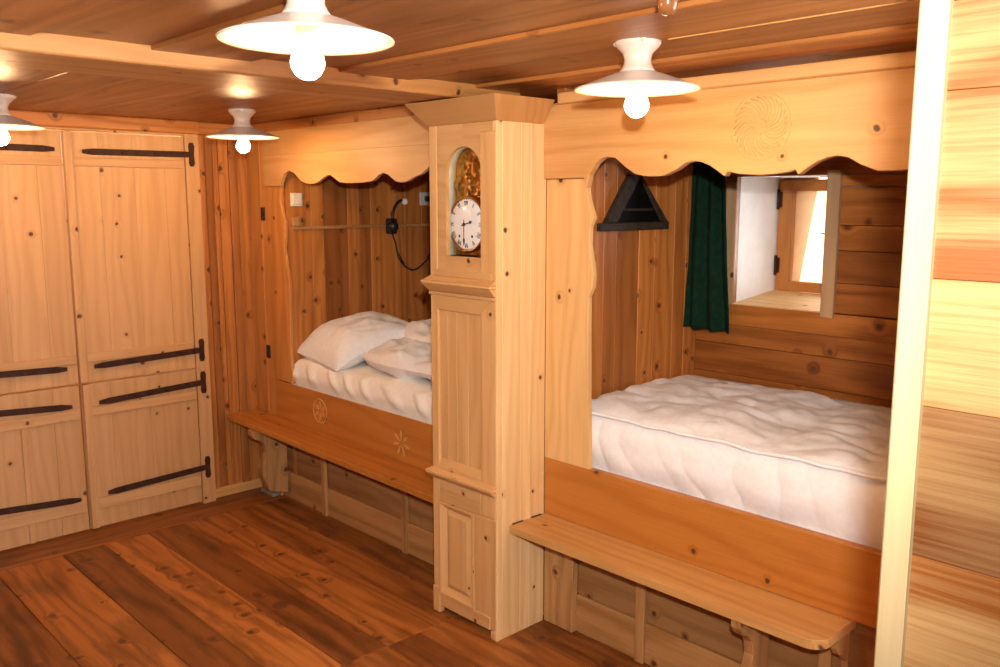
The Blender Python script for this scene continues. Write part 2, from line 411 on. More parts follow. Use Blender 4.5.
ld = leaf('lower_door', .838, 1.449, .012, .777, [.839, 1.02, 1.175, 1.32, 1.448], [(.600, .650), (.112, .172)], [(.672, .71, 1.406), (.185, .23, 1.415)], .812, .806, None)
mb = MB(); mb.box(XW - .011, XW + .000, 1.165, 1.192, .014, .605, 'z', .95); mb.build('cover_strip', 'wardrobe', ld, bevel=.004)

# ------------------------------------------------------------------ box beds
def mirror_curve(c, xm): return [(2 * xm - x, z) for x, z in reversed(c)]
val2 = [(-2.085, 1.787), (-2.056, 1.825), (-2.03, 1.842), (-2.002, 1.848), (-1.966, 1.843), (-1.922, 1.811), (-1.878, 1.786), (-1.845, 1.780), (-1.815, 1.777), (-1.761, 1.778), (-1.714, 1.796), (-1.676, 1.817), (-1.645, 1.823), (-1.619, 1.82), (-1.585, 1.808), (-1.555, 1.790), (-1.529, 1.772), (-1.519, 1.787), (-1.476, 1.778), (-1.405, 1.773)]
XM = -1.405
val2 = val2 + mirror_curve(val2[:-1], XM)
post2 = [(-2.106, 1.734), (-2.100, 1.699), (-2.086, 1.663), (-2.074, 1.634), (-2.092, 1.600), (-2.094, 1.537), (-2.080, 1.475), (-2.072, 1.428), (-2.076, 1.380), (-2.094, 1.345), (-2.094, 1.279), (-2.088, .959), (-2.078, .690)]

def valance_mesh(x0, x1, curve, zt, zb, y0, y1, split=None):
    """boards stacked: upper plain board and lower scalloped board"""
    m = MB()
    zs_ = split
    poly = [(x0, zs_), (x0, zb)] + ([(curve[0][0] - .012, zb)] if curve[0][0] - x0 > .02 else []) + curve + [(x1, zb if curve[-1][1] < zb + .03 else curve[-1][1]), (x1, zs_)]
    m.prism(poly, 'y', y0, y1, 'x', .7)
    m.box(x0, x1, y0, y1, zs_ + .0008, zt, 'x', .35)
    return m

# right-hand bed
b2 = thing('box_bed', 'built-in pine box bed with carved scalloped valance and small window inside', 'bed', (-1.4, YB, 0))
m = MB()
poly = [(-2.3085, 1.775), (-2.3085, .69)] + list(reversed(post2)) + [(-2.103, 1.775)]
xs = -2.215
m.prism(poly, 'y', YB, YB + .022, 'z', .75)
m.build('post', 'bedpost', b2, bevel=.003)
m = MB(); m.box(-.74, -.45, YB, YB + .035, .69, 1.775, 'z', .5); m.build('post', 'bedpost', b2, bevel=.003)
m = valance_mesh(-2.3085, -.45, [(-2.097, 1.74)] + val2[0:] + [(-.713, 1.74)], 2.05, 1.777, YB - .018, YB + .012, 2.044)
vl = m.build('valance', 'valance', b2, bevel=.003)
m = MB()
for k in range(26):      # swirling carved petals
    a0 = 2 * PI * k / 26; pts = []
    for j in range(8):
        t = j / 7; r = .020 + .068 * t; a = a0 + .75 * t * t
        pts.append((-1.412 + r * math.cos(a), YB - .0185, 1.918 + r * math.sin(a)))
    m.tube(pts, [.0018 + .0014 * (j / 7) for j in range(8)], 6)
m.tube([(-1.412 + .100 * math.cos(2 * PI * k / 48), YB - .0182, 1.918 + .100 * math.sin(2 * PI * k / 48)) for k in range(49)], .0016, 5)
m.build('carved_rosette', 'valcarve', vl)
m = MB(); m.box(-2.235, -.45, YB - .026, YB + .012, 2.047, 2.086, 'x', .8); m.build('crown_moulding', 'valance', b2, bevel=.006, seg=2)
m = MB(); m.box(-2.3085, -.45, YB, YB + .035, .459, .69, 'x', .6)
m.build('bed_board', 'board', b2, bevel=.003)
m = MB()
m.box(-2.3085, -2.155, YB + .002, YB + .035, 0, .4575, 'z', .8)
m.box(-2.155, -.45, YB + .026, YB + .046, 0, .155, 'x', .9); m.box(-2.155, -.45, YB + .034, YB + .05,   .156, .4575, 'x', .02)
m.build('kick_board', 'kick', b2, bevel=.003)
for x in (-1.835, -1.13): 
    m = MB(); m.box(x - .02, x + .02, YB + .012, YB + .03, 0, .4575, 'z', .6); m.build('batten', 'kick', b2, bevel=.003)
# left-hand bed
val1 = [(-4.250, 1.772), (-4.225, 1.812), (-4.202, 1.836), (-4.154, 1.851), (-4.105, 1.837), (-4.07, 1.814), (-4.038, 1.795), (-3.995, 1.784), (-3.956, 1.78), (-3.92, 1.780), (-3.887, 1.785), (-3.85, 1.799), (-3.819, 1.812), (-3.79, 1.820), (-3.764, 1.821), (-3.723, 1.803), (-3.681, 1.784), (-3.617, 1.779), (-3.545, 1.779), (-3.475, 1.780), (-3.408, 1.787), (-3.38, 1.800), (-3.359, 1.813), (-3.323, 1.823), (-3.285, 1.812), (-3.25, 1.793), (-3.233, 1.784), (-3.205, 1.778), (-3.179, 1.776), (-3.14, 1.782), (-3.109, 1.795), (-3.075, 1.803), (-3.041, 1.812), (-3.01, 1.828), (-2.982, 1.844), (-2.95, 1.850), (-2.90, 1.836), (-2.87, 1.79)]
post1 = [(-4.274, 1.767), (-4.290, 1.698), (-4.275, 1.640), (-4.247, 1.575), (-4.252, 1.5), (-4.266, 1.43), (-4.252, 1.364), (-4.228, 1.268), (-4.232, 1.048), (-4.241, .88), (-4.226, .691)]
b1 = thing('box_bed', 'built-in pine box bed between the wardrobe and the clock, pillow inside', 'bed', (-3.5, YB, 0))
m = MB()
m.box(-4.66, -4.50, YB, YB + .035, .0, 2.06, 'z', .55)
m.prism([(-4.499, 2.06), (-4.499, .0), (-4.40, 0), (-4.40, .69)] + list(reversed(post1)) + [(-4.274, 2.06)], 'y', YB + .001, YB + .020, 'z', .8)
m.build('post', 'oldpost', b1, bevel=.003)
m = MB(); m.box(-2.86, -2.335, YB + .002, YB + .035, 0, 2.0, 'z', .5); m.build('post', 'oldpost', b1, bevel=.003)
m = valance_mesh(-4.425, -2.70, val1, 2.062, 1.772, YB - .018, YB, 1.935)
m.build('valance', 'valance', b1, bevel=.003)
m = MB(); m.box(-4.66, -2.70, YB - .022, YB + .01, 2.062, 2.112, 'x', .3); m.build('crown_moulding', 'wall', b1, bevel=.005, seg=2)
m = MB(); m.box(-4.40, -2.69, YB - .006, YB, .455, .69, 'x', .6)
bd = m.build('bed_board', 'board', b1, bevel=.003)
m = MB()
cx, cz = -3.238, .556
for k in range(7):
    a = PI / 2 + 2 * PI * k / 7; c, s = math.cos(a), math.sin(a)
    poly = [(cx + .012 * c, cz + .012 * s), (cx + .045 * c - .008 * s, cz + .045 * s + .008 * c), (cx + .064 * c, cz + .064 * s), (cx + .045 * c + .008 * s, cz + .045 * s - .008 * c)]
    m.prism(poly, 'y', YB - .0085, YB - .0055, 'x', .8)
m.build('carved_star', 'carve', bd)
m = MB()
cx, cz = -3.945, .588
for k in range(6):
    a = PI / 6 + 2 * PI * k / 6; c, s = math.cos(a), math.sin(a)
    poly = [(cx + .010 * c, cz + .010 * s), (cx + .032 * c - .012 * s, cz + .032 * s + .012 * c), (cx + .056 * c, cz + .056 * s), (cx + .032 * c + .012 * s, cz + .032 * s - .012 * c)]
    m.prism(poly, 'y', YB - .0078, YB - .0055, 'x', .8)
m.tube([(cx + .064 * math.cos(2 * PI * k / 40), YB - .0062, cz + .064 * math.sin(2 * PI * k / 40)) for k in range(41)], .003, 6)
m.build('carved_rosette', 'carve', bd)
m = MB(); m.box(-4.40, -2.69, YB + .018, YB + .038, 0, .155, 'x', .8); m.box(-4.40, -2.69, YB + .026, YB + .04, .156, .30, 'x', .3); m.box(-4.40, -2.69, YB + .026, YB + .04, .301, .453, 'x', .05)
m.build('kick_board', 'kick', b1, bevel=.003)
for x in (-3.953, -3.243):
    m = MB(); m.box(x - .02, x + .02, YB + .004, YB + .022, 0, .453, 'z', .7); m.build('batten', 'kick', b1, bevel=.003)
for z in (1.621, .842):
    m = MB(); m.box(-4.497, -4.458, YB - .007, YB + .002, z - .037, z + .037, 'z'); m.ball((-4.478, YB - .007, z), .007, 10, 6)
    m.build('latch_plate', 'iron', b1, bevel=.003)

# walls inside the beds
XL1, YD1 = -4.262, 3.62
m = MB()
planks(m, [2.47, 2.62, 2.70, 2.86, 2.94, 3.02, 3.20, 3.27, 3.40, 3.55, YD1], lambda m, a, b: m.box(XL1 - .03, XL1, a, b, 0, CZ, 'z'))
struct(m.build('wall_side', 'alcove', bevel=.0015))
m = MB(); planks(m, edges_between(XL1, -2.33, [.16, .2, .13]), lambda m, a, b: m.box(a, b, YD1, YD1 + .03, 0, CZ, 'z'))
struct(m.build('wall_back', 'alcove', bevel=.004))
XL2, YD2 = -2.25, 3.388
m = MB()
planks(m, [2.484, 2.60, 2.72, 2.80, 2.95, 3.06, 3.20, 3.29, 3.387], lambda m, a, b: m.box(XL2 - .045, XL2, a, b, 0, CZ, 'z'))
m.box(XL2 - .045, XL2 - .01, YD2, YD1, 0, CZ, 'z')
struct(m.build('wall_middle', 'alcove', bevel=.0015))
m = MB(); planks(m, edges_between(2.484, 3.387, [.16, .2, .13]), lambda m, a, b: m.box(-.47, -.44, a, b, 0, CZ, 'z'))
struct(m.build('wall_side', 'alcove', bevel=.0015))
# back wall of the right-hand bed: horizontal boards with a window opening
OX0, OX1, OZ0, OZ1 = -2.065, -1.648, 1.248, 1.797
m = MB()
zr = [0, .2, .4, .6, .79, .93, 1.065, 1.155, OZ0 - .002]
for i, (a, b) in enumerate(zip(zr[:-1], zr[1:])):
    p = -.012 if i == 7 else 0
    m.box(XL2, -.47, YD2 + p, YD2 + .03, a + .001, b - .001, 'x', .75 if i == 7 else random.uniform(.1, .6))
for a, b in ((OZ0, 1.37), (1.37, 1.50), (1.50, 1.60), (1.60, 1.75), (1.75, OZ1)): m.box(OX1, -.47, YD2, YD2 + .03, a + .001, b - .001, 'x')
m.box(XL2, OX0, YD2, YD2 + .03, OZ0, OZ1, 'z', .5)
m.box(XL2, -.47, YD2, YD2 + .03, OZ1 + .001, 1.95, 'x'); m.box(XL2, -.47, YD2, YD2 + .03, 1.951, CZ, 'x')
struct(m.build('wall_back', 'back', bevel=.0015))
# thick masonry round the window
def masonry(m, y0, y1, x0, x1, z0, z1):
    m.box(-2.245, x0, y0, y1, .6, CZ + .1); m.box(x1, -.6, y0, y1, .6, CZ + .1)
    m.box(x0, x1, y0, y1, .6, z0); m.box(x0, x1, y0, y1, z1, CZ + .1)
m = MB(); masonry(m, YD2 + .031, 3.78, OX0, OX1, OZ0 - .01, OZ1)
struct(m.build('wall_masonry', 'plaster'))
m = MB()
m.prism([(-2.3, .6), (-1.96, .6), (-1.96, 1.33), (-1.892, 1.78), (-1.88, CZ + .1), (-2.3, CZ + .1)], 'y', 3.785, 4.02, 'x', .5)
m.box(-1.5, -.6, 3.785, 4.02, .6, CZ + .1); m.box(-1.96, -1.5, 3.785, 4.02, .6, 1.27); m.box(-1.88, -1.5, 3.785, 4.02, 1.83, CZ + .1)
struct(m.build('wall_outside', 'stone'))

m = MB(); m.box(-4.82, -4.78, 2.3, 3.70, -.05, CZ + .1); m.box(-4.82, -2.25, 3.66, 3.70, -.05, CZ + .1); m.box(-4.8, -4.30, 2.50, 3.66, -.05, CZ + .05)  # unseen shell added behind the left bed to stop sky light leaking in
struct(m.build('light_block_shell', 'plaster'))
# window
wn = bpy.data.objects.new('window_1', None); COL.objects.link(wn); wn.location = (-1.855, 3.74, 1.283); WORLD['window_1'] = Vector(wn.location); struct(wn)
FX0, FX1, FZ0, FZ1, FY = -2.058, -1.652, 1.283, 1.789, 3.735
m = MB()
m.box(FX0, FX0 + .066, FY, FY + .04, FZ0, FZ1, 'z', .5); m.box(FX1 - .066, FX1, FY, FY + .04, FZ0, FZ1, 'z', .5)
m.box(FX0 + .066, FX1 - .066, FY, FY + .04, FZ0, FZ0 + .046, 'x', .5); m.box(FX0 + .066, FX1 - .066, FY, FY + .04, FZ1 - .052, FZ1, 'x', .4)
m.box(FX0 + .066, FX0 + .073, FY + .006, FY + .03, FZ0 + .046, FZ1 - .052, 'z', 1.)
m.build('sash_frame', 'frame', wn, bevel=.004, seg=2)
m = MB(); m.box(FX0 + .06, FX1 - .06, FY + .02, FY + .024, FZ0 + .04, FZ1 - .045); m.build('glass_pane', 'glass', wn)
m = MB(); m.box(-1.95, -1.48, 3.90, 3.906, 1.541, 1.547, 'x', .2); m.build('outer_bar', 'iron', wn)
for z in (1.40, 1.70):
    m = MB(); m.tube([(FX0 + .004, FY - .008, z - .045), (FX0 + .004, FY - .008, z + .045)], .007, 10); m.box(FX0, FX0 + .02, FY - .003, FY + .001, z - .035, z + .035)
    m.build('hinge', 'iron', wn)
m = MB(); m.box(OX0, OX1, YD2 + .0, FY + .02, OZ0 - .012, OZ0 + .001, 'x', .9)
for k in range(1): pass
m.island([(OX0, YD2 + .0, OZ0 + .001), (OX1, YD2, OZ0 + .001), (OX1, FY, FZ0), (OX0, FY, FZ0), (OX0, FY, OZ0), (OX1, FY, OZ0)], [(0, 1, 2, 3), (0, 4, 5, 1), (1, 5, 2), (0, 3, 4), (3, 2, 5, 4)], 'x', .9)
m.build('window_sill', 'bedpost', wn)
m = MB(); m.box(OX1 - .002, OX1 + .052, YD2 - .022, YD2, 1.229, OZ1 + .02, 'z', .6); m.build('side_casing', 'casing', wn, bevel=.002)
m = MB(); m.box(OX0 - .048, OX0, YD2 - .004, YD2, 1.23, 1.775, 'z', .6); m.build('side_casing', 'casing', wn, bevel=.002)

# ------------------------------------------------------------------ benches
def bracket(x, th, yf, ztop, parent, mat):
    prof = [(YB, ztop), (yf + .012, ztop), (yf + .012, ztop - .03), (yf + .03, ztop - .055), (yf + .065, ztop - .07), (yf + .09, ztop - .10), (yf + .098, ztop - .145), (yf + .082, ztop - .19), (yf + .065, ztop - .225), (yf + .068, ztop - .27), (yf + .09, ztop - .33), (yf + .11, ztop - .37), (YB, ztop - .40)]
    m = MB(); m.prism(prof, 'x', x - th / 2, x + th / 2, 'z', .6); return m.build('bracket', mat, parent, bevel=.004)
bn2 = thing('wall_bench', 'pale pine bench with rounded corner before the larger bed by the partition', 'bench', (-1.68, 2.35, 0))
r = .055; x1, y0 = -1.045, 2.252
poly = [(-2.306, YB + .03), (-2.306, y0)] + [(x1 - r + r * math.sin(a), y0 + r - r * math.cos(a)) for a in [PI / 2 * k / 8 for k in range(9)]] + [(x1, YB + .03)]
m = MB(); m.prism(poly, 'z', .428, .458, 'x', .6)
m.build('seat_board', 'bench', bn2, bevel=.005, seg=2)
bracket(-1.325, .035, y0, .428, bn2, 'kick'); bracket(-1.06, .02, y0 + .1, .428, bn2, 'kick')
for y in (2.295, 2.40):
    m = MB(); m.box(-2.309, -2.300, y - .028, y + .028, .4585, .4605, 'y'); m.build('joint_gap', 'black', bn2)
bn1 = thing('wall_bench', 'reddish pine bench running from the wardrobe corner to the clock', 'bench', (-3.66, 2.35, 0))
def tilt(mb_):      # the old bench hangs a little lower at the clock
    mb_.v = [(x, y, z + (-3.66 - x) * .012) for x, y, z in mb_.v]; return mb_
m = MB(); m.prism([(XC + .01, YB - .008), (XC + .01, 2.246), (-2.692, 2.246), (-2.692, YB - .008)], 'z', .438, .470, 'x', .6)
tilt(m).build('seat_board', 'benchred', bn1, bevel=.005, seg=2)
bracket(-4.34, .05, 2.225, .445, bn1, 'kick'); bracket(-2.74, .03, 2.246, .426, bn1, 'kick')

m = MB(); m.box(-4.55, -4.41, 2.40, 2.435, .001, .026, 'x')
m.box(-4.55, -4.41, 2.4365, 2.445, .001, .04, 'x')
tag(m.build('floor_strip', 'zinc', bevel=.004), 'small grey metal strip on the floor under the corner bracket', 'strip')

# ------------------------------------------------------------------ longcase clock
ck = thing('longcase_clock', 'tall pale pine longcase clock with arched dial window, built between the beds', 'clock', (-2.5, 2.31, 0))
X0, X1 = -2.69, -2.309
m = MB()
for a, b, t in ((YT, YT + .028, .9), (YT + .0285, YT + .125, .75), (YT + .1255, YT + .175, 1.0), (YT + .1755, YB - .001, .6)): m.box(X1 - .022, X1, a, b, 0, 1.985, 'z', t)
m.box(X0, X0 + .022, YT, YB - .026, 0, 1.985, 'z', .6)
m.box(X0 + .022, X1 - .022, YB - .04, YB - .026, .06, 1.985, 'z', .5)
m.build('case', 'pale', ck, bevel=.0015)
# front frame pieces
for (a, b, c, d, e, t) in ((X0, X0 + .044, YT - .001, .11, 1.98, .9), (-2.398, X1 - .002, YT - .0015, .49, 1.946, .9), (-2.435, X1 - .002, YT - .001, .036, .4895, .6)):
    m = MB(); m.box(a, b, c, YT + .022, d, e, 'z', t); m.build('front_stile', 'clock', ck, bevel=.006, seg=2)
m = MB(); m.box(X0 - .003, X0 + .042, YT - .006, YT + .022, 0, .113, 'z', .8); m.build('foot', 'clock', ck, bevel=.006, seg=2)
m = MB(); m.box(-2.345, X1 - .002, YT - .003, YT + .022, 0, .0355, 'z', .8); m.build('foot', 'clock', ck, bevel=.006, seg=2)
# arched hood front, cut in two halves round the opening
m = MB()
xc_, hw, zs_, za = -2.495, .1, 1.797, .098
arcL = [(xc_ - hw * math.cos(a), zs_ + za * math.sin(a)) for a in [PI / 2 * k / 12 for k in range(13)]]
m.prism([(X0 + .044, 1.98), (X0 + .044, 1.43), (xc_ - hw, 1.43)] + arcL + [(xc_, 1.98)], 'y', YT + .003, YT + .020, 'x', .35)
arcR = [(2 * xc_ - x, z) for x, z in arcL]
m.prism([(xc_, 1.98)] + list(reversed(arcR)) + [(xc_ + hw, 1.43), (-2.33, 1.43), (-2.33, 1.98)], 'y', YT + .003, YT + .020, 'x', .35)
m.box(xc_ - hw, xc_ + hw, YT + .003, YT + .020, 1.43, 1.486, 'x', .3)
hf = m.build('hood_front', 'clock', ck)
m = MB()
arc2 = [(xc_ - (hw + .001) * math.cos(a), zs_ + (za + .001) * math.sin(a)) for a in [PI * k / 24 for k in range(25)]]
def lin(u, v):
    pts = [(xc_ - hw - .001, 1.487)] + arc2 + [(xc_ + hw + .001, 1.487)]
    i = min(len(pts) - 1, int(round(u * (len(pts) - 1))))
    return (pts[i][0], YT + .018 + v * .036, pts[i][1])
m.grid(lin, 27, 2); m.build('dial_lining', 'greypaint', ck, solid=.003)
# dial, bezel, brass mask
DX, DZ, DY = -2.506, 1.607, YT + .040
m = MB()
def relief(u, v):
    x = -2.625 + u * .235; z = 1.68 + v * .22
    p = Vector((x * 26, z * 26, .3))
    h = noise.noise(p) * .010 + noise.noise(p * 2.3) * .006 + .012 * math.exp(-((x + 2.515) / .045) ** 2 - ((z - 1.80) / .06) ** 2)
    h += .006 * math.cos((x + 2.515) * 95) * math.exp(-((z - 1.75) / .05) ** 2)
    return (x, DY + .012 - h, z)
m.grid(relief, 70, 66)
m.build('brass_pediment', 'brass', ck)
m = MB(); m.box(-2.635, -2.385, DY + .014, DY + .022, 1.49, 1.91)
def relief2(u, v):
    x = -2.625 + u * .235; z = 1.488 + v * .2
    p = Vector((x * 30, z * 30, 4.3)); h = noise.noise(p) * .008 + noise.noise(p * 2.1) * .004
    return (x, DY + .010 - h, z)
m.grid(relief2, 60, 50)
m.build('dial_plate', 'brass', ck)
ROT = Matrix.Translation((DX, DY - .006, DZ)) @ Matrix.Rotation(PI / 2, 4, 'X')
m = MB(); m.lathe([(.0001, .012), (.03, .0115), (.06, .0095), (.09, .005), (.0985, .001), (.0985, -.012)], xf=ROT, n=64); dl = m.build('dial', 'dial', ck)
m = MB(); m.lathe([(.0965, -.012), (.0965, .004), (.099, .008), (.104, .007), (.107, .001), (.107, -.012)], xf=ROT, n=64); m.build('bezel', 'brassring', ck)
def bar(m, x, z, ang, ln, w, y): # a stroke on the dial face
    c, s = math.cos(ang), math.sin(ang)
    p = [(-ln / 2, -w / 2), (ln / 2, -w / 2), (ln / 2, w / 2), (-ln / 2, w / 2)]
    m.prism([(x + a * c - b * s, z + a * s + b * c) for a, b in p], 'y', y - .0006, y + .002, 'x')
NUM = ['XII', 'I', 'II', 'III', 'IIII', 'V', 'VI', 'VII', 'VIII', 'IX', 'X', 'XI']
m = MB()
for h, s in enumerate(NUM):
    th = PI / 2 - h * PI / 6; rr = .0785
    wd_ = {'I': .0055, 'V': .010, 'X': .010}
    tot = sum(wd_[c] for c in s); o = -tot / 2
    y = DY - .006 - .0072
    for c in s:
        mid = o + wd_[c] / 2; o += wd_[c]
        def loc(t, rad): # tangent offset (clockwise), radius
            return DX + rad * math.cos(th) + t * math.sin(th), DZ + rad * math.sin(th) - t * math.cos(th)
        if c == 'I': px, pz = loc(mid, rr); bar(m, px, pz, th, .019, .0022, y)
        elif c == 'V':
            for sg in (-1, 1): px, pz = loc(mid + sg * .0022, rr); bar(m, px, pz, th - sg * .23, .0195, .0024 if sg < 0 else .0012, y)
        else:
            for sg in (-1, 1): px, pz = loc(mid, rr); bar(m, px, pz, th - sg * .40, .0205, .0024 if sg < 0 else .0012, y)
for k in range(60):
    a = 2 * PI * k / 60; bar(m, DX + .0935 * math.cos(a), DZ + .0935 * math.sin(a), a, .004 if k % 5 else .006, .0008 if k % 5 else .002, DY - .006 - .0035)
m.build('numerals', 'ink', dl)
for sx_, sz_ in ((-.036, -.045), (.036, -.045)):
    m = MB(); m.lathe([(.0001, .0006), (.0055, .0006), (.0055, -.004)], xf=Matrix.Translation((DX + sx_, DY - .0155, DZ + sz_)) @ Matrix.Rotation(PI / 2, 4, 'X'), n=16); m.build('winding_hole', 'ink', dl)
def hand(name, ang, ln, w, y):
    m = MB(); c, s = math.cos(ang), math.sin(ang)
    p = [(-.018, -w * .5), (ln * .62, -w * .45), (ln * .70, -w * 1.6), (ln * .80, -w * 1.2), (ln, 0), (ln * .80, w * 1.2), (ln * .70, w * 1.6), (ln * .62, w * .45), (-.018, w * .5)]
    m.prism([(DX + a * c - b * s, DZ + a * s + b * c) for a, b in p], 'y', y, y + .0012, 'x')
    m.lathe([(.0001, .002), (.006, .002), (.006, -.001)], xf=Matrix.Translation((DX, y, DZ)) @ Matrix.Rotation(PI / 2, 4, 'X'), n=16)
    return m.build(name, 'ink', ck)
hand('minute_hand', -PI / 2, .082, .0035, DY - .026); hand('hour_hand', R(15), .045, .0042, DY - .023)
XM_ = X1 - .003
# mouldings, door and lower panel
m = MB()
m.frustum((X0 - .004, XM_, YT - .006, YT + .018), 1.345, (X0 - .022, XM_, YT - .034, YT + .018), 1.376, 'x', .6)
m.box(X0 - .022, XM_, YT - .034, YT + .018, 1.3765, 1.388, 'x', .9)
m.frustum((X0 - .018, XM_, YT - .030, YT + .018), 1.3885, (X0, XM_, YT - .004, YT + .018), 1.405, 'x', .7)
m.box(X0 + .03, -2.335, YT - .004, YT + .015, 1.4055, 1.432, 'x', .3)
m.box(X0 + .001, X1 - .004, YT - .012, YT + .015, 1.330, 1.3445, 'x', .2)
m.frustum((X0 + .046, -2.40, YT - .002, YT + .015), 1.272, (X0 + .02, -2.335, YT - .010, YT + .015), 1.3295, 'x', .6)
m.build('hood_moulding', 'clock', ck, bevel=.003, seg=2)
m = MB()
planks(m, [X0 + .046, -2.60, -2.545, -2.48, -2.398], lambda m, a, b: m.box(a, b, YT + .010, YT + .022, .64, 1.30, 'z'), .0006)
m.build('door_panel', 'clock', ck, bevel=.001)
m = MB()
m.frustum((X0 + .044, -2.398, YT - .002, YT + .02), .640, (X0 + .044, -2.398, YT + .010, YT + .02), .668, 'x', .7)
m.box(X0 + .044, -2.398, YT - .003, YT + .02, .622, .640, 'x', .5)
m.frustum((X0 - .002, XM_, YT - .006, YT + .018), .580, (X0 - .016, XM_, YT - .028, YT + .018), .603, 'x', .5)
m.box(X0 - .016, XM_, YT - .028, YT + .018, .6035, .614, 'x', .9)
m.frustum((X0 - .013, XM_, YT - .024, YT + .018), .6145, (X0, XM_, YT - .003, YT + .018), .624, 'x', .7)
m.box(X0 + .044, -2.398, YT - .003, YT + .02, .535, .580, 'x', .3)
m.box(X0 + .044, -2.398, YT - .004, YT + .02, .490, .535, 'x', .3)
m.build('waist_moulding', 'clock', ck, bevel=.003, seg=2)
m = MB()   # lower raised panel in a sloping frame
a0, a1, c0, c1 = X0 + .044, -2.435, .088, .490
def ring(m, i0, y0_, i1, y1_):
    A = [(a0 + i0, y0_, c0 + i0), (a1 - i0, y0_, c0 + i0), (a1 - i0, y0_, c1 - i0), (a0 + i0, y0_, c1 - i0)]
    B = [(a0 + i1, y1_, c0 + i1), (a1 - i1, y1_, c0 + i1), (a1 - i1, y1_, c1 - i1), (a0 + i1, y1_, c1 - i1)]
    for k in range(4):
        q = (k + 1) % 4
        m.island([A[k], A[q], B[q], B[k]], [(0, 1, 2, 3)], 'x' if k % 2 == 0 else 'z', .5)
ring(m, 0, YT + .004, 0, YT - .010); ring(m, 0, YT - .010, .010, YT - .010); ring(m, .010, YT - .010, .034, YT + .010); ring(m, .034, YT + .010, .052, YT + .001)
m.island([(a0 + .052, YT + .001, c0 + .052), (a1 - .052, YT + .001, c0 + .052), (a1 - .052, YT + .001, c1 - .052), (a0 + .052, YT + .001, c1 - .052)], [(0, 1, 2, 3)], 'z', .7)
m.build('lower_panel', 'clock', ck)
m = MB(); m.box(X0 + .044, -2.345, YT - .004, YT + .02, .034, .088, 'x', .6); m.build('plinth_rail', 'clock', ck, bevel=.003)
m = MB()
m.frustum((X0 - .004, X1 + .004, YT - .004, YB - .024), 1.978, (X0 - .066, X1 + .066, YT - .070, YB - .024), 2.062, 'x', .2)
m.build('crown_moulding', 'valance', ck, bevel=.004, seg=2)

# ------------------------------------------------------------------ bedding
def fbm(p, o=3):
    s = 0; a = 1
    for k in range(o): s += a * noise.noise(p * (2 ** k)); a *= .5
    return s
def soft_slab(name, mat, x0, x1, y0, y1, zb, ztop, rad, disp, nu=130, nv=90, parent=None, exp=.42, loc=None, erad=None):
    """a closed cushion-like slab: top from ztop(x,y), rounded edges, displaced by disp(x,y,side)"""
    m = MB()
    prof = []   # cross-section parameter: from bottom centre round to the top
    def P(u, v):
        # v 0..1 : bottom edge -> side -> top across y -> side -> bottom
        x = x0 + (x1 - x0) * u
        eu = min(u, 1 - u) * (x1 - x0)
        zt = ztop(x, (y0 + y1) / 2)
        per = [(.0), (.22), (.78), (1.0)]
        if v < .22:
            t = v / .22; y = y0; z = zb + t * 1.0 * (ztop(x, y0) - zb); side = 1
            # round the corner
            k = max(0, (t - .7) / .3); y = y0 + rad * k * k * .5
            z = zb + (ztop(x, y0) - zb) * min(1, t * 1.0) - rad * .12 * k
            y += disp(x, 0, z, 1)
        elif v <= .78:
            t = (v - .22) / .56; y = y0 + rad * .5 + (y1 - y0 - rad) * t
            z = ztop(x, y) + disp(x, y, 0, 0)
            ed = min(t, 1 - t) * (y1 - y0)
            z -= rad * .12 * max(0, 1 - ed / rad)
        else:
            t = (v - .78) / .22; y = y1 - rad * .5 * (1 - t); z = ztop(x, y1) * (1 - t) + zb * t
        # close the ends
        er = erad or rad
        q = max(0, 1 - eu / er)
        z = z - (z - zb) * (q ** 2.2) * .9 if eu < er else z
        return (x, y, z)
    m.grid(P, nu, nv)
    return m
def side_wrinkle(x, z, amp=.012):
    w = abs(math.sin(x * 21 + 2.2 * noise.noise(Vector((x * 4, z * 5, 1.))) + (z - .8) * 6))
    return -amp * (w ** .6) * (.5 + .5 * noise.noise(Vector((x * 3, .4, 2)))) - .012 * noise.noise(Vector((x * 6, z * 10, 7)))
# large bed
def zt2(x, y):
    t = (y - 2.5) / .88
    return .898 + .024 * math.sin(PI * min(1, max(0, t))) + .012 * t
def d2(x, y, z, side):
    if side: return side_wrinkle(x, z, .010) - .018 * math.sin(PI * min(1, max(0, (z - .69) / .18)))
    h = .026 * fbm(Vector((x * 3.2, y * 3.6, 0)), 2) + .013 * abs(noise.noise(Vector((x * 6 + y * 3, y * 9 - x * 2, 3)))) + .006 * noise.noise(Vector((x * 15, y * 19 + x * 6, 9))) 
    # quilted puffs
    h += .010 * (abs(math.sin(x * PI / .28)) ** .5 * abs(math.sin((y - 2.52) * PI / .29)) ** .5) - .006
    return h
m = soft_slab('duvet', 'linen', -2.247, -.5, 2.500, 3.380, .675, zt2, .07, d2, 260, 170, erad=.03)
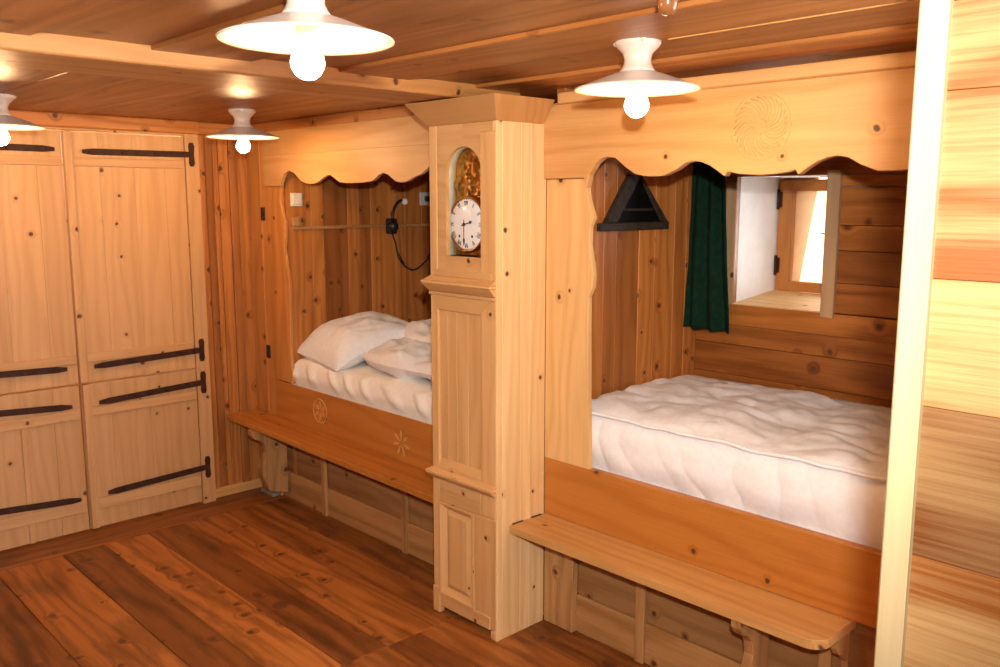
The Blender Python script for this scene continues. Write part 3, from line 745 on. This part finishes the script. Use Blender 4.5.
# piped seam along the front upper edge belongs to the cover
o = m.build('duvet', 'linen', loc=(-1.36, 2.93, .675)); tag(o, 'large rumpled white quilted duvet spread over the bed under the window', 'duvet')
m = MB(); pts = [(-2.215 + 1.70 * k / 90, 2.505 + .003 * math.sin(k * .9), zt2(0, 2.5) - .004 + .008 * noise.noise(Vector((k * .13, 0, 5)))) for k in range(91)]
m.tube(pts, .007, 8); m.build('piped_seam', 'linen', o)
m = MB(); m.box(-2.23, -.48, 2.495, 3.380, .50, .674, 'x')
o = m.build('mattress', 'sheet', bevel=.03, seg=3); tag(o, 'mattress beneath the large quilted duvet in the windowed bed', 'mattress')
m = MB(); m.box(-2.24, -.475, 2.486, 3.386, .44, .498, 'x', .4); m.build('bed_base', 'back', b2)
m = MB(); m.box(XL1 + .002, -2.34, 2.486, YD1 - .004, .42, .488, 'x', .4); m.build('bed_base', 'back', b1)
# left bed
def zt1(x, y): return .826 + .010 * (y - 2.5)
def d1(x, y, z, side):
    if side:
        w = math.sin(x * 34 + (z - .7) * 26 + 2.5 * noise.noise(Vector((x * 3, z * 3, 1.))))
        return min(1, max(0, (z - .692) / .05)) * (-.013 * max(0, w) - .008)
    return .010 * fbm(Vector((x * 4, y * 4, 2)), 2)
m = soft_slab('mattress', 'sheet', XL1 + .001, -2.36, 2.472, YD1 - .01, .49, zt1, .06, d1, 200, 110, erad=.012)
o = m.build('mattress', 'sheet', loc=(-3.3, 3.05, .49)); tag(o, 'mattress in a wrinkled cream sheet under the pillow by the wardrobe', 'mattress')
# pillow
def cushion(m, c, sx, sy, h, rot, tilt_, seed, pinch=.12, droop=0, rnd=0., blunt=.6, puff=.22):
    Mx = Matrix.Translation(c) @ Matrix.Rotation(rot, 4, 'Z') @ Matrix.Rotation(tilt_[0], 4, 'X') @ Matrix.Rotation(tilt_[1], 4, 'Y')
    n = 64
    for sgn in (1, -1):
        def P(u, v):
            a = (u * 2 - 1); b = (v * 2 - 1)
            e = max(0, (1 - a ** 4)) ** blunt * max(0, (1 - b ** 4)) ** blunt
            kx = 1 - pinch * (1 - abs(b) ** 2) * abs(a) ** 3 * .5; ky = 1 - pinch * (1 - abs(a) ** 2) * abs(b) ** 3 * .5
            x = a * sx * kx * math.sqrt(1 - rnd * b ** 4 * .5); y = b * sy * ky * math.sqrt(1 - rnd * a ** 4 * .5)
            z = sgn * h * e * (1 + puff * fbm(Vector((x * 5 + seed, y * 5, seed)), 3)) + (.012 * noise.noise(Vector((x * 9, y * 9, seed))) + .010 * abs(noise.noise(Vector((x * 13 + y * 6, y * 10 - x * 5, seed + 2))))) * e
            z += droop * (b < 0) * -(b * b)
            return tuple(Mx @ Vector((x, y, z)))
        m.grid(P if sgn > 0 else (lambda u, v, P=P: P(1 - u, v)), n, n)
m = MB(); cushion(m, Vector((-4.005, 2.765, .945)), .25, .295, .098, R(-6), (R(4), R(4)), 3., .10, .085)
o = m.build('pillow', 'linen', loc=(-3.9, 2.86, .82)); tag(o, 'plump white pillow at the left end of the bed beside the clock', 'pillow')
m = MB(); cushion(m, Vector((-3.085, 2.885, .912)), .735, .375, .074, R(0), (R(2), R(-1)), 8., .0, 0, .55, .34, .8)
cushion(m, Vector((-3.12, 3.17, .985)), .74, .36, .100, R(4), (R(3), R(0)), 12., .0, 0, .7, .5, .7)
o = m.build('duvet', 'linen', loc=(-3.2, 2.95, .81)); tag(o, 'folded puffy white duvet beside the pillow in the left bed', 'duvet')

# ------------------------------------------------------------------ things on the alcove walls
# left bed wall
wr = MB(); wr.box(XL1, XL1 + .014, 2.50, YD1 - .01, 1.538, 1.556, 'y', .8)
o = wr.build('wall_ledge', 'kick', bevel=.002); tag(o, 'thin wooden ledge strip along the wall inside the left bed', 'ledge')
m = MB(); m.box(XL1 + .0, XL1 + .026, 2.492, 2.556, 1.557, 1.606, 'y', .7)
o = m.build('wooden_block', 'kick', bevel=.003); tag(o, 'small pale wooden block on the end of the ledge under the switch', 'block')
sw = thing('light_switch', 'square ivory light switch on the wall above the ledge in the left bed', 'light switch', (XL1, 2.529, 1.70))
m = MB(); m.box(XL1, XL1 + .010, 2.493, 2.565, 1.664, 1.736); m.build('wall_plate', 'plastic', sw, bevel=.003, seg=2)
m = MB(); m.box(XL1 + .010, XL1 + .016, 2.502, 2.556, 1.673, 1.727); m.build('rocker', 'plastic', sw, bevel=.003, seg=2)
so = thing('wall_socket', 'grey wall socket with a black plug in it beside the reading lamp', 'socket', (XL1, 3.43, 1.705))
m = MB(); m.box(XL1, XL1 + .010, 3.385, 3.475, 1.665, 1.745); m.build('wall_plate', 'greyplastic', so, bevel=.003, seg=2)
m = MB(); m.box(XL1 + .010, XL1 + .035, 3.415, 3.475, 1.688, 1.722); m.build('plug', 'black', so, bevel=.006, seg=2)
rl = thing('reading_lamp', 'small black gooseneck reading lamp clamped on the ledge in the left bed', 'lamp', (XL1, 3.144, 1.545))
m = MB(); m.box(XL1 + .014, XL1 + .06, 3.115, 3.170, 1.500, 1.590); m.ball((XL1 + .05, 3.142, 1.545), .036, 16, 10); m.build('base', 'black', rl, bevel=.006, seg=2)
m = MB(); m.tube([(XL1 + .045, 3.146 + .09 * (1 - math.cos(a)) * .8, 1.58 + .115 * math.sin(a)) for a in [PI / 2 * k / 12 for k in range(13)]], .009, 10); m.build('flexible_arm', 'black', rl)
m = MB(); m.ball((XL1 + .05, 3.236, 1.688), .021, 18, 12); m.build('lamp_head', 'enamel', rl)
m = MB()
def spl(pts, n=8):
    out = []
    P_ = [pts[0]] + pts + [pts[-1]]
    for i in range(1, len(P_) - 2):
        for k in range(n):
            t = k / n; a, b, c, d = [Vector(q) for q in P_[i - 1:i + 3]]
            out.append(.5 * ((2 * b) + (c - a) * t + (2 * a - 5 * b + 4 * c - d) * t * t + (3 * b - a - 3 * c + d) * t ** 3))
    out.append(Vector(pts[-1])); return out
X = XL1 + .012
m.tube(spl([(X + .01, 3.155, 1.51), (X, 3.19, 1.44), (X, 3.20, 1.39), (X, 3.225, 1.34), (X, 3.265, 1.295), (X, 3.33, 1.274), (X, 3.41, 1.315), (X, 3.46, 1.375), (X, 3.48, 1.48), (X + .01, 3.47, 1.60), (X + .015, 3.46, 1.69)]), .0055, 8)
m.tube([(X, 3.205, 1.375), (X, 3.225, 1.34), (X, 3.245, 1.317)], .010, 8)
m.build('power_cord', 'black', rl)

# triangular frame on the wall of the large bed
tf = thing('triangular_frame', 'dark triangular wooden frame with black centre hung on the bed wall by the curtain', 'wall frame', (XL2, 2.89, 1.578))
ya, yb_, zt_ = 2.693, 3.118, 1.80
m = MB()
m.box(XL2 + .001, XL2 + .026, 2.672, 3.122, 1.576, 1.608, 'y'); m.build('bottom_bar', 'charcoal', tf, bevel=.002)
m = MB(); m.prism([(2.705, 1.609), (2.775, 1.609), (2.925, 1.795), (2.905, 1.80), (2.855, 1.80)], 'x', XL2 + .001, XL2 + .024, 'z'); m.build('side_bar', 'charcoal', tf, bevel=.002)
m = MB(); m.prism([(3.075, 1.609), (3.12, 1.609), (2.93, 1.80), (2.908, 1.80), (2.927, 1.79)], 'x', XL2 + .001, XL2 + .022, 'z'); m.build('side_bar', 'charcoal', tf, bevel=.002)
m = MB(); m.prism([(2.77, 1.609), (3.08, 1.609), (2.925, 1.79)], 'x', XL2 + .001, XL2 + .012, 'z'); m.build('back_panel', 'darkglass', tf)
m = MB(); m.box(XL2 + .012, XL2 + .016, 2.83, 3.02, 1.655, 1.664, 'y'); m.build('inner_shelf', 'charcoal', tf)

# curtain
cu = thing('window_curtain', 'dark green cloth curtain hanging beside the small window', 'curtain', (-2.13, 3.27, 1.137))
m = MB()
def cur(u, v):
    z = 1.137 + (1.90 - 1.137) * v
    xl = -2.238 + .024 * v ; xr = -1.996 - .055 * v
    x = xl + (xr - xl) * u
    y = 3.27 + .016 * math.sin(u * 2 * PI * 2.7 + .6 * math.sin(v * 3)) * (1 - .25 * v) + .006 * noise.noise(Vector((u * 6, v * 4, 0)))
    return (x, y, z + .002 * math.sin(u * 2 * PI * 2.7))
m.grid(cur, 90, 40); m.build('cloth', 'curtain', cu, solid=.004)
m = MB(); m.tube([(XL2 + .005, 3.27, 1.905), (-1.52, 3.27, 1.905)], .007, 10); m.build('curtain_rod', 'iron', cu)

# ------------------------------------------------------------------ ceiling lamps
LZ = 1.992
def lamp(x, y, label, z0=CZ, src=None):
    t = thing('ceiling_lamp', label, 'ceiling lamp', (x, y, CZ), 'white enamel ceiling lamps')
    z = z0
    m = MB(); m.lathe([(.001, -.0), (.058, 0), (.060, -.006), (.060, -.018), (.055, -.026), (.040, -.040), (.035, -.054), (.036, -.068), (.042, -.080), (.048, -.088), (.02, -.088), (.001, -.086)], (x, y, z), 40)
    m.build('lamp_base', 'ceramic', t)
    for a in (R(200), R(320), R(80)):
        m = MB(); m.ball((x + .060 * math.cos(a), y + .060 * math.sin(a), z - .013), .008, 12, 8); m.build('screw', 'ceramic', t)
    prof = [(.030, -.086), (.050, -.089), (.080, -.099), (.110, -.111), (.145, -.124), (.160, -.129), (.165, -.1315), (.1655, -.134), (.163, -.135), (.145, -.129), (.110, -.116), (.080, -.104), (.050, -.094), (.030, -.091)]
    m = MB(); m.lathe(prof, (x, y, z), 64, closed=True); m.build('lamp_shade', 'enamel', t)
    m = MB(); m.lathe([(.001, -.088), (.021, -.088), (.021, -.125), (.017, -.134), (.001, -.134)], (x, y, z), 24); m.build('socket', 'ceramic', t)
    zb = z - .174
    m = MB(); m.lathe([(.0005, -.032), (.013, -.0293), (.0235, -.0215), (.0305, -.009), (.032, .0), (.0305, .010), (.025, .021), (.018, .032), (.0145, .040)], (x, y, zb), 20); m.build('bulb', 'bulb', t)
lamp(-1.500, .926, 'white enamel ceiling lamp largest in view, below the ceiling beam', CZ + .011)
lamp(-1.472, 1.905, 'white enamel ceiling lamp before the carved rosette of the valance')
lamp(-3.843, 2.012, 'white enamel ceiling lamp in the corner between wardrobe and left bed')
lamp(-3.975, 1.028, 'white enamel ceiling lamp cut by the photo edge before the left doors')
m = MB(); x, y = -1.035, 1.428
m.lathe([(.001, 0), (.011, 0), (.011, -.012), (.018, -.022), (.021, -.036), (.018, -.052), (.011, -.060), (.001, -.062)], (x, y, CZ - .012), 24)
tag(m.build('ceiling_pendant', 'brownknob', loc=(x, y, CZ)), 'small glossy brown turned pendant on the ceiling boards near the top edge', 'pendant')

# ------------------------------------------------------------------ light
w = bpy.data.worlds.new('world'); bpy.context.scene.world = w; w.use_nodes = True
nt = w.node_tree
bg = nt.nodes['Background']; bg.inputs[0].default_value = (.92, .96, 1, 1); bg.inputs[1].default_value = 14.0
def lightobj(name, typ, loc, target, energy, col, size):
    l = bpy.data.lights.new(name, typ); l.energy = energy; l.color = col
    if typ == 'AREA': l.shape = 'DISK'; l.size = size
    o = bpy.data.objects.new(name, l); COL.objects.link(o); o.location = loc
    o.rotation_euler = (Vector(target) - Vector(loc)).to_track_quat('-Z', 'Y').to_euler(); return o

yaw, pitch = R(-46.33), R(-8.70)
fwd = Vector((math.sin(yaw) * math.cos(pitch), math.cos(yaw) * math.cos(pitch), math.sin(pitch)))
right = Vector((math.cos(yaw), -math.sin(yaw), 0))
cam_loc = Vector((0, 0, 1.7))
# the photographer's flash, mounted above the lens
fl = cam_loc + right * .035 + Vector((0, 0, .17)) - fwd * .02
aim = fwd - right * .09 + Vector((0, 0, .09))
sp = lightobj('camera_flash', 'SPOT', fl, fl + aim * 3, 370., (1, .95, .88), .05)
sp.data.spot_size = R(108); sp.data.spot_blend = 1.0; sp.data.shadow_soft_size = .028

cam = bpy.data.cameras.new('camera'); co = bpy.data.objects.new('camera', cam); COL.objects.link(co)
cam.sensor_width = 36; cam.lens = 36 * .875; cam.clip_start = .02
co.location = cam_loc; co.rotation_euler = fwd.to_track_quat('-Z', 'Y').to_euler()
sc = bpy.context.scene; sc.camera = co
vs = sc.view_settings; sc.display_settings.display_device = 'sRGB'
vs.view_transform = 'Standard'; vs.look = 'None'; vs.gamma = 1; vs.use_curve_mapping = False; vs.exposure = 0.0
